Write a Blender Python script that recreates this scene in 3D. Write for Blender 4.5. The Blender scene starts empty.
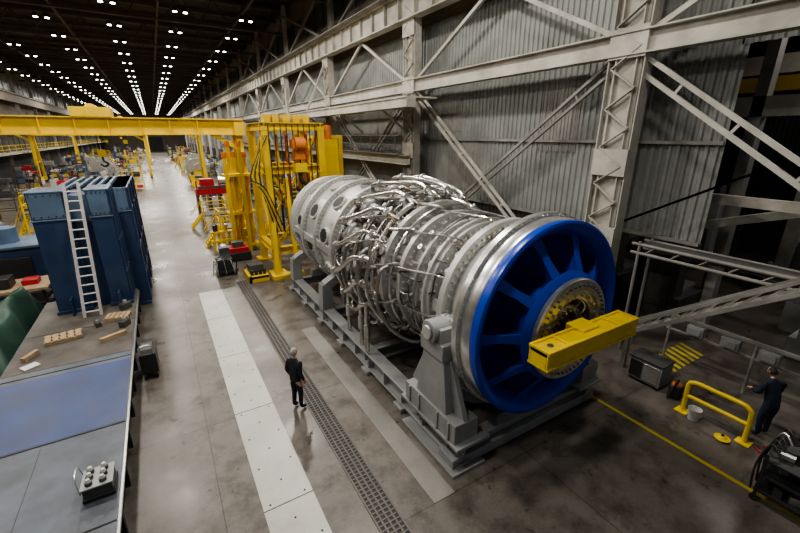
import bpy, math, random
from mathutils import Vector, Matrix
rnd=random.Random(11)
V=Vector
sc=bpy.context.scene
try: sc.view_settings.look='AgX - Medium High Contrast'
except Exception: pass
# ------------------------------------------------------------------ materials
def mat(name,col,rough=.5,metal=0.,var=.12,scale=2.0,bump=0.,dirt=None,dirt_scale=.6,dirt_amt=.5,emit=0.,spec=.5):
    m=bpy.data.materials.new(name);m.use_nodes=True
    nt=m.node_tree;N=nt.nodes;L=nt.links
    b=N['Principled BSDF']
    b.inputs['Roughness'].default_value=rough
    b.inputs['Metallic'].default_value=metal
    b.inputs['Specular IOR Level'].default_value=spec
    if emit>0:
        b.inputs['Base Color'].default_value=(*col,1)
        b.inputs['Emission Color'].default_value=(*col,1)
        b.inputs['Emission Strength'].default_value=emit
        return m
    tc=N.new('ShaderNodeTexCoord')
    n=N.new('ShaderNodeTexNoise');n.inputs['Scale'].default_value=scale;n.inputs['Detail'].default_value=5
    L.new(tc.outputs['Object'],n.inputs['Vector'])
    r=N.new('ShaderNodeValToRGB')
    r.color_ramp.elements[0].position=.3;r.color_ramp.elements[1].position=.7
    r.color_ramp.elements[0].color=(*[c*(1-var) for c in col],1)
    r.color_ramp.elements[1].color=(*[min(1,c*(1+var)) for c in col],1)
    L.new(n.outputs['Fac'],r.inputs['Fac'])
    last=r.outputs['Color']
    if dirt:
        n2=N.new('ShaderNodeTexNoise');n2.inputs['Scale'].default_value=dirt_scale;n2.inputs['Detail'].default_value=8;n2.inputs['Roughness'].default_value=.65
        L.new(tc.outputs['Object'],n2.inputs['Vector'])
        r2=N.new('ShaderNodeValToRGB');r2.color_ramp.elements[0].position=.42;r2.color_ramp.elements[1].position=.68
        r2.color_ramp.elements[0].color=(0,0,0,1);r2.color_ramp.elements[1].color=(dirt_amt,)*3+(1,)
        L.new(n2.outputs['Fac'],r2.inputs['Fac'])
        mx=N.new('ShaderNodeMixRGB');mx.inputs['Color2'].default_value=(*dirt,1)
        L.new(r2.outputs['Color'],mx.inputs['Fac']);L.new(last,mx.inputs['Color1'])
        last=mx.outputs['Color']
    L.new(last,b.inputs['Base Color'])
    if bump>0:
        bp=N.new('ShaderNodeBump');bp.inputs['Strength'].default_value=bump;bp.inputs['Distance'].default_value=.02
        n3=N.new('ShaderNodeTexNoise');n3.inputs['Scale'].default_value=scale*8
        L.new(tc.outputs['Object'],n3.inputs['Vector']);L.new(n3.outputs['Fac'],bp.inputs['Height'])
        L.new(bp.outputs['Normal'],b.inputs['Normal'])
    return m

def floor_mat():
    m=bpy.data.materials.new('polished_concrete');m.use_nodes=True
    nt=m.node_tree;N=nt.nodes;L=nt.links;b=N['Principled BSDF']
    tc=N.new('ShaderNodeTexCoord')
    def noise(s,d=6,r=.6):
        n=N.new('ShaderNodeTexNoise');n.inputs['Scale'].default_value=s;n.inputs['Detail'].default_value=d;n.inputs['Roughness'].default_value=r
        L.new(tc.outputs['Object'],n.inputs['Vector']);return n
    def ramp(inp,p0,c0,p1,c1):
        r=N.new('ShaderNodeValToRGB');r.color_ramp.elements[0].position=p0;r.color_ramp.elements[1].position=p1
        r.color_ramp.elements[0].color=(*c0,1);r.color_ramp.elements[1].color=(*c1,1)
        L.new(inp,r.inputs['Fac']);return r
    def mul(a,b_,f=1):
        x=N.new('ShaderNodeMixRGB');x.blend_type='MULTIPLY';x.inputs['Fac'].default_value=f
        L.new(a,x.inputs['Color1']);L.new(b_,x.inputs['Color2']);return x.outputs['Color']
    base=ramp(noise(.35).outputs['Fac'],.3,(.115,.101,.086),.72,(.19,.17,.147)).outputs['Color']
    st=ramp(noise(1.6,9,.7).outputs['Fac'],.36,(.52,.50,.48),.56,(1,1,1)).outputs['Color']
    spots=ramp(noise(3.3,3,.5).outputs['Fac'],.27,(.45,.43,.41),.33,(1,1,1)).outputs['Color']
    fine=ramp(noise(22,4).outputs['Fac'],.3,(.82,.82,.82),.7,(1.08,1.08,1.08)).outputs['Color']
    c=mul(mul(mul(base,st),fine),spots)
    bk=N.new('ShaderNodeTexBrick');bk.offset=0;bk.inputs['Scale'].default_value=1
    bk.inputs['Color1'].default_value=(1,1,1,1);bk.inputs['Color2'].default_value=(.90,.90,.90,1);bk.inputs['Mortar'].default_value=(.5,.48,.45,1)
    bk.inputs['Mortar Size'].default_value=.012;bk.inputs['Brick Width'].default_value=6.1;bk.inputs['Row Height'].default_value=4.6
    L.new(tc.outputs['Object'],bk.inputs['Vector'])
    c=mul(c,bk.outputs['Color'])
    L.new(c,b.inputs['Base Color'])
    rr=ramp(noise(.8).outputs['Fac'],.3,(.24,)*3,.7,(.45,)*3)
    L.new(rr.outputs['Color'],b.inputs['Roughness'])
    return m

FLOOR=floor_mat()
STEEL=mat('machined_steel',(.70,.70,.685),.28,.85,.12,6)
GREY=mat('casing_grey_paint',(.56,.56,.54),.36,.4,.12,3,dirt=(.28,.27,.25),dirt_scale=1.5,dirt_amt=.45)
GREYD=mat('dark_grey_and_gap_shade',(.10,.10,.098),.5,.4,.2,4)  # plain dark grey parts; on combustor core it paints shade between pipes
SILVER=mat('pipe_steel',(.76,.74,.70),.24,.92,.15,5,dirt=(.36,.32,.28),dirt_scale=2.5,dirt_amt=.4)
PIPED=mat('dull_pipe',(.36,.345,.33),.36,.8,.25,5)
BRASS=mat('bronze_fitting',(.38,.27,.16),.4,.8,.2,5)
DARK=mat('seam_and_hole_shade',(.015,.015,.016),.6,0,.2,4)  # near-black: shade inside holes and drain put into colour; also real seams
BLACK=mat('black_paint',(.03,.03,.032),.45,0,.2,4)
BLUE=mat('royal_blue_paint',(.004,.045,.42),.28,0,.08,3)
BLUED=mat('window_shade_blue',(.003,.028,.26),.35,0,.1,3)  # darker copy of the cover blue, shade of the recessed windows painted in
YEL=mat('safety_yellow',(.88,.63,.01),.4,0,.08,3,dirt=(.35,.25,.05),dirt_scale=2,dirt_amt=.2)
YELC=mat('crane_yellow',(.76,.52,.015),.5,0,.15,2,dirt=(.24,.16,.05),dirt_scale=1,dirt_amt=.45)
ORG=mat('rust_orange',(.55,.17,.03),.5,0,.2,3)
RED=mat('machine_red',(.45,.025,.03),.45,0,.15,2)
STAND=mat('stand_grey',(.32,.325,.325),.5,.2,.1,2,dirt=(.18,.18,.175),dirt_scale=1.2,dirt_amt=.45)
CREAM=mat('structure_cream',(.47,.45,.40),.6,0,.15,1.2,dirt=(.2,.18,.145),dirt_scale=.8,dirt_amt=.65)
BRACE=mat('brace_grey',(.25,.24,.222),.6,0,.2,1.2,dirt=(.11,.10,.09),dirt_scale=.8,dirt_amt=.6)
CORR=mat('corrugated_grey',(.27,.28,.265),.55,.1,.16,.5,dirt=(.12,.12,.115),dirt_scale=.4,dirt_amt=.65)
CORRD=mat('corrugated_dark',(.05,.05,.048),.7,0,.2,.5)
PANEL=mat('upper_panel',(.21,.18,.14),.7,0,.25,.4,dirt=(.07,.06,.045),dirt_scale=.4,dirt_amt=.7)
ROOF=mat('roof_brown',(.028,.022,.017),.8,0,.25,.3)
TRUSS=mat('truss_brown',(.075,.060,.047),.7,0,.2,.5)
WINM=mat('window_glass',(.08,.09,.09),.3,0,.3,.6)
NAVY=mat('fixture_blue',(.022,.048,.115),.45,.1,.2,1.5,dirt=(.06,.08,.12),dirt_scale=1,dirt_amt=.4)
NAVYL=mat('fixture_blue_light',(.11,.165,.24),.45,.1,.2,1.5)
DECK=mat('deck_grey',(.115,.13,.16),.42,.15,.2,1.2,dirt=(.06,.06,.06),dirt_scale=.9,dirt_amt=.7)
DECKB=mat('deck_blue',(.045,.07,.18),.45,0,.18,1.2,dirt=(.07,.08,.12),dirt_scale=1.1,dirt_amt=.65)
DECKS=mat('deck_brown',(.12,.105,.09),.6,0,.25,1.5,dirt=(.05,.045,.04),dirt_scale=1.2,dirt_amt=.7)
WOOD=mat('lumber',(.40,.29,.17),.7,0,.25,4)
ALU=mat('ladder_aluminium',(.62,.58,.54),.4,.3,.12,4)
WHITE=mat('white_strip_plate',(.47,.46,.43),.42,.1,.08,2,dirt=(.27,.26,.24),dirt_scale=1.0,dirt_amt=.65)
LGREY=mat('light_patch',(.23,.22,.20),.5,0,.1,2,dirt=(.13,.12,.105),dirt_scale=1,dirt_amt=.75)
WPAINT=mat('white_paint',(.62,.61,.58),.5,0,.08,3)
TARP=mat('green_tarp',(.028,.07,.05),.6,0,.25,2,bump=.3)
GRATE=mat('drain_grate',(.11,.10,.09),.5,.4,.1,3)
LINE=mat('yellow_line',(.58,.46,.03),.6,0,.2,3,dirt=(.2,.17,.1),dirt_scale=3,dirt_amt=.6)
SKIN=mat('skin',(.55,.33,.24),.5,0,.05,10)
HAIR=mat('grey_hair',(.35,.33,.31),.7,0,.15,40)
CLOTH=mat('navy_cloth',(.014,.017,.027),.8,0,.2,8)
CLOTH2=mat('dark_blue_cloth',(.014,.024,.046),.8,0,.2,8)
SHOE=mat('boot_black',(.012,.011,.01),.5,0,.2,8)
EYE=mat('eye_white',(.75,.75,.73),.3,0,.02,8)
LAMP=mat('lamp_glow',(1,.95,.86),emit=22)
# ------------------------------------------------------------------ mesh builder
class M:
    def __init__(s): s.v=[];s.f=[];s.mi=[];s.mats=[]
    def add(s,vs,fs,m):
        if m not in s.mats: s.mats.append(m)
        k=s.mats.index(m);o=len(s.v)
        s.v.extend([tuple(v) for v in vs]);s.f.extend([tuple(i+o for i in f) for f in fs]);s.mi.extend([k]*len(fs))
    def box(s,c,d,m,R=None,tp=1.,ty=None):
        ty=tp if ty is None else ty
        vs=[]
        for z in (-1,1):
            for x,y in ((-1,-1),(1,-1),(1,1),(-1,1)):
                kx,ky=(tp,ty) if z>0 else (1,1)
                p=V((x*d[0]/2*kx,y*d[1]/2*ky,z*d[2]/2))
                if R: p=R@p
                vs.append(p+V(c))
        s.add(vs,[(0,3,2,1),(4,5,6,7),(0,1,5,4),(1,2,6,5),(2,3,7,6),(3,0,4,7)],m)
    def bx(s,x0,x1,y0,y1,z0,z1,m): s.box(((x0+x1)/2,(y0+y1)/2,(z0+z1)/2),(x1-x0,y1-y0,z1-z0),m)
    def frame(s,p0,p1,up=None):
        d=(V(p1)-V(p0));l=d.length;d.normalize()
        u=V(up) if up else (V((0,0,1)) if abs(d.z)<.95 else V((1,0,0)))
        x=d.cross(u);x.normalize();z=x.cross(d);z.normalize()
        return d,x,z,l
    def bar(s,p0,p1,w,h,m,up=None):
        d,x,z,l=s.frame(p0,p1,up);vs=[]
        for p in (V(p0),V(p1)):
            for a,b in ((-1,-1),(1,-1),(1,1),(-1,1)): vs.append(p+x*a*w/2+z*b*h/2)
        s.add(vs,[(3,2,1,0),(4,5,6,7),(0,1,5,4),(1,2,6,5),(2,3,7,6),(3,0,4,7)],m)
    def ibeam(s,p0,p1,w,h,t,m,up=None):
        d,x,z,l=s.frame(p0,p1,up)
        o=z*(h/2-t/2)
        s.bar(V(p0)+o,V(p1)+o,w,t,m,up);s.bar(V(p0)-o,V(p1)-o,w,t,m,up);s.bar(p0,p1,t,h-2*t,m,up)
    def cyl(s,p0,p1,r,m,r1=None,n=16,caps=True):
        r1=r if r1 is None else r1
        d,x,z,l=s.frame(p0,p1);vs=[]
        for p,q in ((V(p0),r),(V(p1),r1)):
            for k in range(n):
                a=2*math.pi*k/n;vs.append(p+x*math.cos(a)*q+z*math.sin(a)*q)
        fs=[(k,(k+1)%n,n+(k+1)%n,n+k) for k in range(n)]
        if caps: fs+= [tuple(range(n-1,-1,-1)),tuple(range(n,2*n))]
        s.add(vs,fs,m)
    def tube(s,pts,r,m,n=7,sub=4,smooth=True,closed=False):
        P=[V(p) for p in pts]
        if smooth and len(P)>2:
            Q=[];c=len(P);rg=range(c if closed else c-1)
            for i in rg:
                if closed: a,b,cc,d=P[(i-1)%c],P[i],P[(i+1)%c],P[(i+2)%c]
                else: a,b,cc,d=P[max(i-1,0)],P[i],P[i+1],P[min(i+2,c-1)]
                for k in range(sub):
                    t=k/sub
                    Q.append(.5*((2*b)+(cc-a)*t+(2*a-5*b+4*cc-d)*t*t+(3*b-a-3*cc+d)*t**3))
            if not closed: Q.append(P[-1])
            P=Q
        c=len(P);vs=[];x=None
        for i,p in enumerate(P):
            if closed: t=P[(i+1)%c]-P[i-1]
            else: t=P[min(i+1,c-1)]-P[max(i-1,0)]
            if t.length<1e-6: t=V((0,0,1))
            t.normalize()
            if x is None: x=t.orthogonal().normalized()
            x=(x-t*x.dot(t))
            if x.length<1e-6: x=t.orthogonal()
            x.normalize();y=t.cross(x)
            rr=r
            for k in range(n):
                a=2*math.pi*k/n;vs.append(p+x*math.cos(a)*rr+y*math.sin(a)*rr)
        fs=[]
        for i in range(c if closed else c-1):
            j=(i+1)%c
            for k in range(n): fs.append((i*n+k,i*n+(k+1)%n,j*n+(k+1)%n,j*n+k))
        if not closed: fs+=[tuple(range(n-1,-1,-1)),tuple(range((c-1)*n,c*n))]
        s.add(vs,fs,m)
    def lathe(s,prof,o,m,n=96,closed=False,axis='Y'):
        vs=[];c=len(prof)
        for a,r in prof:
            for k in range(n):
                t=2*math.pi*k/n
                if axis=='Y': vs.append((o[0]-r*math.sin(t),o[1]+a,o[2]+r*math.cos(t)))
                elif axis=='Z': vs.append((o[0]+r*math.cos(t),o[1]+r*math.sin(t),o[2]+a))
                else: vs.append((o[0]+a,o[1]+r*math.cos(t),o[2]+r*math.sin(t)))
        fs=[]
        for i in range(c if closed else c-1):
            j=(i+1)%c
            for k in range(n): fs.append((i*n+k,i*n+(k+1)%n,j*n+(k+1)%n,j*n+k))
        s.add(vs,fs,m)
    def done(s,name,parent=None,smooth=True,bevel=0.,ang=35,remap=None):
        if remap: s.v=[remap(v) for v in s.v]
        me=bpy.data.meshes.new(name);me.from_pydata(s.v,[],s.f)
        for m in s.mats: me.materials.append(m)
        me.polygons.foreach_set('material_index',s.mi)
        me.update()
        import bmesh
        bm=bmesh.new();bm.from_mesh(me);bmesh.ops.recalc_face_normals(bm,faces=bm.faces);bm.to_mesh(me);bm.free()
        if smooth:
            me.shade_smooth();me.set_sharp_from_angle(angle=math.radians(ang))
        ob=bpy.data.objects.new(name,me);sc.collection.objects.link(ob)
        if bevel>0:
            b=ob.modifiers.new('bevel','BEVEL');b.width=bevel;b.segments=2;b.limit_method='ANGLE'
        if parent: ob.parent=parent
        return ob
def empty(name):
    e=bpy.data.objects.new(name,None);sc.collection.objects.link(e);return e
def rotz(a): return Matrix.Rotation(a,3,'Z')

# ------------------------------------------------------------------ room shell
XR=13.3;XL=-19.;YE=225.;ZC=18.5
m=M();m.add([(XL-1,-14,0),(34,-14,0),(34,YE,0),(XL-1,YE,0)],[(0,1,2,3)],FLOOR);m.done('floor',smooth=False)
m=M();m.bx(XL-.5,XR+.6,-14,YE,ZC,ZC+.2,ROOF)
for y in range(-12,220,4): m.bx(XL,XR,y-.12,y+.12,ZC-.35,ZC,TRUSS)
m.done('ceiling',smooth=False)
def corr(m,axis,c,u0,u1,z0,z1,mt,pitch=.24,dep=.045):
    vs=[];fs=[];u=u0;pr=[]
    while u<u1:
        pr+= [(u,0),(u+pitch*.35,0),(u+pitch*.5,dep),(u+pitch*.85,dep)];u+=pitch
    pr.append((u1,0))
    for q,d in pr:
        for z in (z0,z1): vs.append((c-d,q,z) if axis=='X' else (q,c-d,z))
    n=len(pr)
    fs=[(2*i,2*i+2,2*i+3,2*i+1) for i in range(n-1)]
    m.add(vs,fs,mt)
m=M()
corr(m,'X',XR,5.0,YE,3.7,12.2,CORR)
corr(m,'X',XR+.02,8.2,YE,0,3.7,CORRD)
corr(m,'X',XR,-14,5.0,9.0,12.2,CORR)
m.bx(XR-.02,XR+.1,-14,YE,13.4,15.0,PANEL)
m.bx(XR-.02,XR+.1,-14,YE,16.9,ZC,PANEL)
for y in range(-12,220,2): m.bx(XR-.02,XR+.06,y-.06,y+.06,15.0,16.9,TRUSS)
m.bx(XR+.06,XR+.1,-14,YE,12.2,13.4,PANEL)
m.bx(XR+.04,XR+.1,-14,YE,15.0,16.9,WINM)
for z in (3.75,6.6): m.bx(XR-.14,XR-.07,5.0,80,z-.05,z+.05,BRACE)
for y0,z0,w_,h_ in ((9.5,6.2,1.8,2.6),(14.5,4.2,2.4,2.3),(16.2,7.,1.5,1.9),(22,6.3,2,2.4)): corr(m,'X',XR-.03,y0,y0+w_,z0,z0+h_,BRACE,.15,.03)
m.done('wall_right',smooth=False)
m=M();m.bx(XL-.3,XL,-14,YE,0,8,CORRD);m.bx(XL-.3,XL,-14,YE,8,ZC,PANEL)
for y in range(10,220,3): m.bx(XL,XL+.04,y,y+2.4,4.6,6.6,WINM);m.bx(XL,XL+.04,y,y+2.4,13.8,15.6,WINM)
m.done('wall_left',smooth=False)
m=M();m.bx(XL,XR,YE,YE+.3,0,ZC,PANEL)
m.bx(-4,4,YE-.1,YE,0,6,CORRD)
m.done('wall_far',smooth=False)
m=M();corr(m,'X',30,-14,40,0,13,CORRD);m.done('wall_bay_back',smooth=False)
m=M();m.bx(XR+.5,30.2,14,14.2,0,13,CORRD);m.done('wall_bay_end',smooth=False)
m=M();m.bx(XR+.3,30.3,-14,40,13,13.2,ROOF);m.done('ceiling_bay',smooth=False)

FR=empty('steel_frame')
m=M()
for y in [8+11.8*k for k in range(-1,18)]:
    far=y>90
    m.bar((XL,y,16.2),(XR,y,16.2),.3,.22,TRUSS);m.bar((XL,y,18.2),(XR,y,18.2),.3,.22,TRUSS)
    if not far:
        n=12;dx=(XR-XL)/n
        for k in range(n):
            x=XL+k*dx
            m.bar((x,y,16.2),(x+dx/2,y,18.2),.12,.12,TRUSS);m.bar((x+dx/2,y,18.2),(x+dx,y,16.2),.12,.12,TRUSS)
for x in (-12,-5,2,8): m.bar((x,-10,16.3),(x,YE,16.3),.15,.2,TRUSS)
m.done('roof_truss',FR,smooth=False)

m=M()
for x in (-15.5,-10.7,-6,-1.2,3.4,8.2):
    for k in range(0,30):
        y=9.5+k*7.2
        for dx in (-.36,.36):
            m.cyl((x+dx,y,16.05),(x+dx,y,15.75),.12,BLACK,r1=.2,n=10)
            m.cyl((x+dx,y,15.74),(x+dx,y,15.70),.15,LAMP,n=10)
m.done('high_bay_lamp',smooth=True)

COLS=[7.45+11.8*k for k in range(-1,17)]
m=M()
for i,y in enumerate(COLS):
    for dy in (-.42,.42):
        m.ibeam((12.3,y+dy,0),(12.3,y+dy,13.0),.42,.26,.035,CREAM,up=(0,1,0))
    m.bx(11.9,12.9,y-.8,y+.8,0,.12,CREAM)
    m.bx(12.2,12.24,y-.42,y+.42,0,13,CREAM)
    if y<60:
        z=.4;s_=1
        while z<12.6:
            m.bar((12.08,y-.40*s_,z),(12.08,y+.40*s_,z+.55),.03,.12,CREAM,up=(1,0,0));z+=.55;s_*=-1
        for z in (3.6,6.0,9.3,12): m.bx(12.04,12.12,y-.55,y+.55,z-.4,z+.4,CREAM)
    m.ibeam((12.7,y,13.),(12.7,y,ZC),.3,.5,.04,CREAM,up=(0,1,0))
m.done('structural_column',FR,smooth=False)
m=M()
m.ibeam((12.1,-14,12.95),(12.1,YE,12.95),.55,1.25,.07,CREAM)
for k in range(0,90): m.bx(11.9,12.3,-13+k*1.5,-12.96+k*1.5,12.4,13.5,CREAM)
m.bx(12.02,12.18,-14,YE,13.58,13.72,BRACE)
m.bx(11.4,11.9,-14,YE,13.52,13.56,BRACE)
m.done('crane_runway_girder',FR,smooth=False)
m=M()
m.ibeam((12.2,-14,9.28),(12.2,YE,9.28),.4,.62,.04,CREAM)
m.done('strut_beam',FR,smooth=False)
def dbl(m,a,b,x,mt,w=.16,gap=.28):
    (y0,z0),(y1,z1)=a,b
    d=V((0,y1-y0,z1-z0)).normalized();nrm=V((0,-d.z,d.y))
    for s_ in (-1,1):
        o=nrm*gap/2*s_
        m.bar(V((x,y0,z0))+o,V((x,y1,z1))+o,.1,w*.6,mt,up=nrm)
    L_=V((0,y1-y0,z1-z0)).length;n=int(L_/1.6)
    for k in range(1,n):
        p=V((x,y0,z0)).lerp(V((x,y1,z1)),k/n);m.bar(p-nrm*gap/2,p+nrm*gap/2,.05,.08,mt)
m=M()
for i in range(0,6):
    a,b=COLS[i],COLS[i+1]
    if i==0: dbl(m,(b,9.0),(a,.8),12.3,CREAM,.2,.36);dbl(m,(b,3.9),(a+3,9.0),12.6,BRACE,.1,.0)
    else:
        dbl(m,(b-.4,9.0),(a+.5,1.),12.25,CREAM)
        dbl(m,(a+.4,9.0),(b-.4,1.),12.5,BRACE)
    mid=(a+b)/2
    m.bar((12.3,a+.4,9.5),(12.3,mid,12.3),.14,.14,CREAM);m.bar((12.3,b-.4,9.5),(12.3,mid,12.3),.14,.14,CREAM)
    m.bar((12.5,a+.4,13.6),(12.5,b-.4,17.5),.16,.16,BRACE);m.bar((12.5,b-.4,13.6),(12.5,a+.4,17.5),.16,.16,BRACE)
m.done('diagonal_brace',FR,smooth=False)
m=M()
m.bx(10.2,10.7,16.4,36,8.05,8.45,CREAM);m.bx(10.15,11.9,16.4,36,8.45,8.52,CREAM)
for y in (19.5,25,31.2,36): m.bar((10.4,y,8.25),(12.2,y,8.25),.2,.3,CREAM);m.bar((10.6,y,8.1),(12.1,y,7.0),.1,.1,CREAM)
m.bar((10.4,36,8.4),(10.4,36,10.6),.2,.2,CREAM);m.bar((10.4,31.2,8.4),(12.1,31.2,12),.12,.12,CREAM)
m.done('wall_walkway',FR,smooth=False)
m=M()
m.ibeam((12.0,18.9,5.5),(12.0,90,5.5),.5,.5,.04,CREAM)
m.bx(11.6,13.2,19.6,90,5.76,5.8,BRACE)
for k in range(0,40): m.bar((11.7,20+k*1.5,5.8),(11.7,20+k*1.5,6.8),.04,.04,BRACE)
m.bar((11.7,19.6,6.8),(11.7,80,6.8),.05,.05,BRACE);m.bar((11.7,19.6,6.3),(11.7,80,6.3),.04,.04,BRACE)
m.done('mezzanine_ledge',FR,smooth=False)
m=M()
for y in COLS:
    m.ibeam((XL+1.2,y,0),(XL+1.2,y,ZC),.4,.7,.05,BRACE,up=(0,1,0))
m.done('left_columns',FR,smooth=False)
m=M()
m.ibeam((XL+1.5,-14,12.3),(XL+1.5,YE-.1,12.3),.5,1.3,.07,PANEL)
m.bx(XL+.8,XL+1.6,-14,YE-.1,13.0,13.08,BRACE)
m.ibeam((XL+1.9,10,7.6),(XL+1.9,YE-.1,7.6),.4,.6,.05,CREAM)
m.bx(XL+.02,XL+2.6,10,YE-.1,4.3,4.45,CREAM)
for k in range(0,60):m.bar((XL+2.6,10+k*3,4.45),(XL+2.6,10+k*3,5.5),.06,.06,YEL)
m.bar((XL+2.6,10,5.5),(XL+2.6,YE-.1,5.5),.06,.06,YEL);m.bar((XL+2.6,10,5.0),(XL+2.6,YE-.1,5.0),.05,.05,YEL)
m.done('left_runway_and_ledge',FR,smooth=False)

# ------------------------------------------------------------------ floor features
m=M()
m.bx(.66,1.62,3.0,18.8,0,.012,WHITE)
for k in range(32):
    for dx in (.80,1.48):
        if k%2==0 or dx<1: m.cyl((dx if k%2==0 else 1.14,3.2+k*.5,.012),(dx if k%2==0 else 1.14,3.2+k*.5,.016),.022,DARK,n=8)
for y in (6.1,9.3,12.4,15.6): m.bx(.66,1.62,y-.01,y+.01,.012,.014,DARK)
m.done('floor_plate_strip',smooth=False)
m=M();m.bx(.75,1.6,22.0,30.5,0,.01,LGREY);m.done('floor_plate_strip',smooth=False)
m=M();m.bx(3.55,4.05,4.6,13,0,.008,LGREY);m.done('floor_patch',smooth=False)
m=M()
m.bx(2.38,2.84,2.5,19.5,0,.006,DARK)  # flat near-black strip paints the shade below the grate bars
for x in (2.38,2.49,2.61,2.73,2.84): m.bx(x-.018,x+.018,2.5,19.5,.006,.018,GRATE)
for k in range(170): m.bx(2.38,2.84,2.5+k*.1,2.53+k*.1,.006,.014,GRATE)
m.done('drain_grate',smooth=False)
m=M()
m.bx(9.15,9.25,.5,7.2,0,.008,LINE)
m.done('floor_marking',smooth=False)

# ------------------------------------------------------------------ gas turbine
CX,CZ=6.7,3.03
def RY(y):
    if y<=8.9: return y
    if y<=12.62: return 8.9+(y-8.9)*.74
    return 8.9+3.72*.74+(y-12.62)*(17.45-8.9-3.72*.74)/(17.55-12.62)
def RM(v):
    y=v[1];k=1.0
    if y>12.4: k=.965
    elif y>12.0: k=1-.035*(y-12)/.4
    if y<5.6: k=.975
    return (CX+(v[0]-CX)*k,RY(y),CZ+(v[2]-CZ)*k)
def P(r,t,y): return V((CX-r*math.sin(t),y,CZ+r*math.cos(t)))
T=empty('gas_turbine')
m=M()
prof=[(5.05,1.98),(5.0,2.02),(5.0,2.2),(5.06,2.24),(5.28,2.24),(5.28,2.32),(5.42,2.32),(5.42,2.1),(5.6,1.96),(6.15,1.72),(6.15,1.98),(6.32,1.98),(6.32,1.62),
 (6.9,1.52),(6.9,1.78),(7.02,1.78),(7.02,1.86),(7.1,1.86),(7.1,1.5),(7.55,1.5),(7.55,1.72),(7.68,1.72),(7.68,1.52),(8.1,1.58),(8.1,1.86),(8.26,1.86),(8.26,1.62),(8.7,1.7),(8.7,2.05),(8.9,2.05),(8.9,1.6)]
m.lathe(prof[:9],(CX,0,CZ),STEEL,n=128)
m.lathe(prof[8:],(CX,0,CZ),GREY,n=128)
m.done('exhaust_casing',T,remap=RM)
m=M();m.lathe([(8.9,1.6),(9.4,1.35),(12.4,1.35),(12.7,1.5)],(CX,0,CZ),GREYD,n=64)  # core coloured dark so the gaps behind the pipes read as shaded
m.lathe([(12.45,1.4),(12.45,2.0),(12.62,2.0),(12.62,1.55)],(CX,0,CZ),GREY,n=96)
m.done('combustor_core',T,remap=RM)
m=M()
m.lathe([(12.62,1.55),(12.7,1.75),(12.8,1.95),(12.95,2.03),(13.0,2.04),(13.0,2.24),(13.16,2.24),(13.16,2.06),(13.5,2.10),(13.9,2.12),(14.3,2.12),(14.3,2.28),(14.44,2.28),(14.44,2.12),(15.0,2.13),(15.5,2.12),(15.5,2.3),(15.68,2.3),(15.68,2.11),(16.3,2.06),(16.7,2.0),(16.7,2.18),(16.86,2.18),(16.86,1.96),(17.1,1.84),(17.25,1.84),(17.35,2.05),(17.5,2.08),(17.55,2.02),(17.55,.6)],(CX,0,CZ),GREY,n=128)
m.done('compressor_casing',T,remap=RM)
m=M()
def bolts(y,r,n,br=.022,h=.05,sgn=-1,mt=STEEL,off=0):
    for k in range(n):
        t=2*math.pi*(k+off)/n
        m.cyl(P(r,t,y),P(r,t,y+sgn*h),br,mt,n=6)
bolts(5.28,2.28,110,.018,.03);bolts(5.42,2.22,72,.022,.04,1)
bolts(6.15,1.86,72,.03,.07);bolts(6.32,1.9,72,.03,.06,1);bolts(6.9,1.68,64,.028,.07);bolts(7.55,1.62,64,.026,.06);bolts(8.1,1.74,64,.03,.08);bolts(8.7,1.9,70,.034,.1)
bolts(12.45,1.85,60,.035,.1);bolts(13.0,2.15,84,.028,.08);bolts(14.3,2.2,84,.028,.08);bolts(15.5,2.22,84,.028,.08);bolts(16.7,2.1,84,.025,.06)
m.done('flange_bolts',T,remap=RM)
m=M()
for t in (math.pi/2,-math.pi/2):
    for (a,b,r) in ((5.45,6.1,1.95),(6.35,6.88,1.62),(7.12,7.54,1.55),(8.3,8.68,1.72),(13.17,14.28,2.14),(14.45,15.48,2.16),(15.7,16.68,2.1)):
        p=P(r,t,(a+b)/2);m.box(p,(.16,b-a,.26),GREY)
        for k in range(5):
            q=P(r,t,a+(b-a)*(k+.5)/5);m.cyl(q+V((0,0,-.17)),q+V((0,0,.17)),.03,STEEL,n=6)
def port(t,y,r,base,slope=0.,h=.08,mt=DARK):
    n=(P(1,t,0)-P(0,t,0));n=(n+V((0,-slope,0))).normalized()
    p=P(base,t,y)
    m.cyl(p-n*.12,p+n*h,r*1.25,GREY,n=28);m.cyl(p+n*h*.9,p+n*(h+.01),r,mt,n=28)  # no real hole: dark end disc paints the shaded opening
    q=n.orthogonal().normalized();w=n.cross(q)
    for k in range(12):
        a=k*math.pi/6;b=p+n*h+(q*math.cos(a)+w*math.sin(a))*r*1.14
        m.cyl(b,b+n*.025,.02,STEEL,n=6)
for k in range(10):
    t=2*math.pi*k/10+.12
    port(t,13.74,.25,2.1,0,.09,(DARK,DARK,DARK,STEEL)[k%4])
for k in range(10):
    t=2*math.pi*k/10+.42
    port(t,14.97,.26,2.12,0,.09,DARK if k%3 else STEEL)
    port(t+.3,16.15,.2,2.07,0,.08,DARK if k%2 else GREYD)
for k in range(24):
    t=2*math.pi*k/24; port(t,14.55,.04,2.1,0,.12,STEEL);port(t+.1,13.28,.04,2.06,0,.12,STEEL)
    port(t,7.3,.06,1.5,0,.16,STEEL);port(t+.1,7.9,.05,1.55,0,.2,BRASS);port(t,6.6,.05,1.58,0,.12,STEEL);port(t+.13,8.5,.06,1.65,0,.2,STEEL)
m.done('casing_ports',T,remap=RM)
m=M()
NC=14
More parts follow.
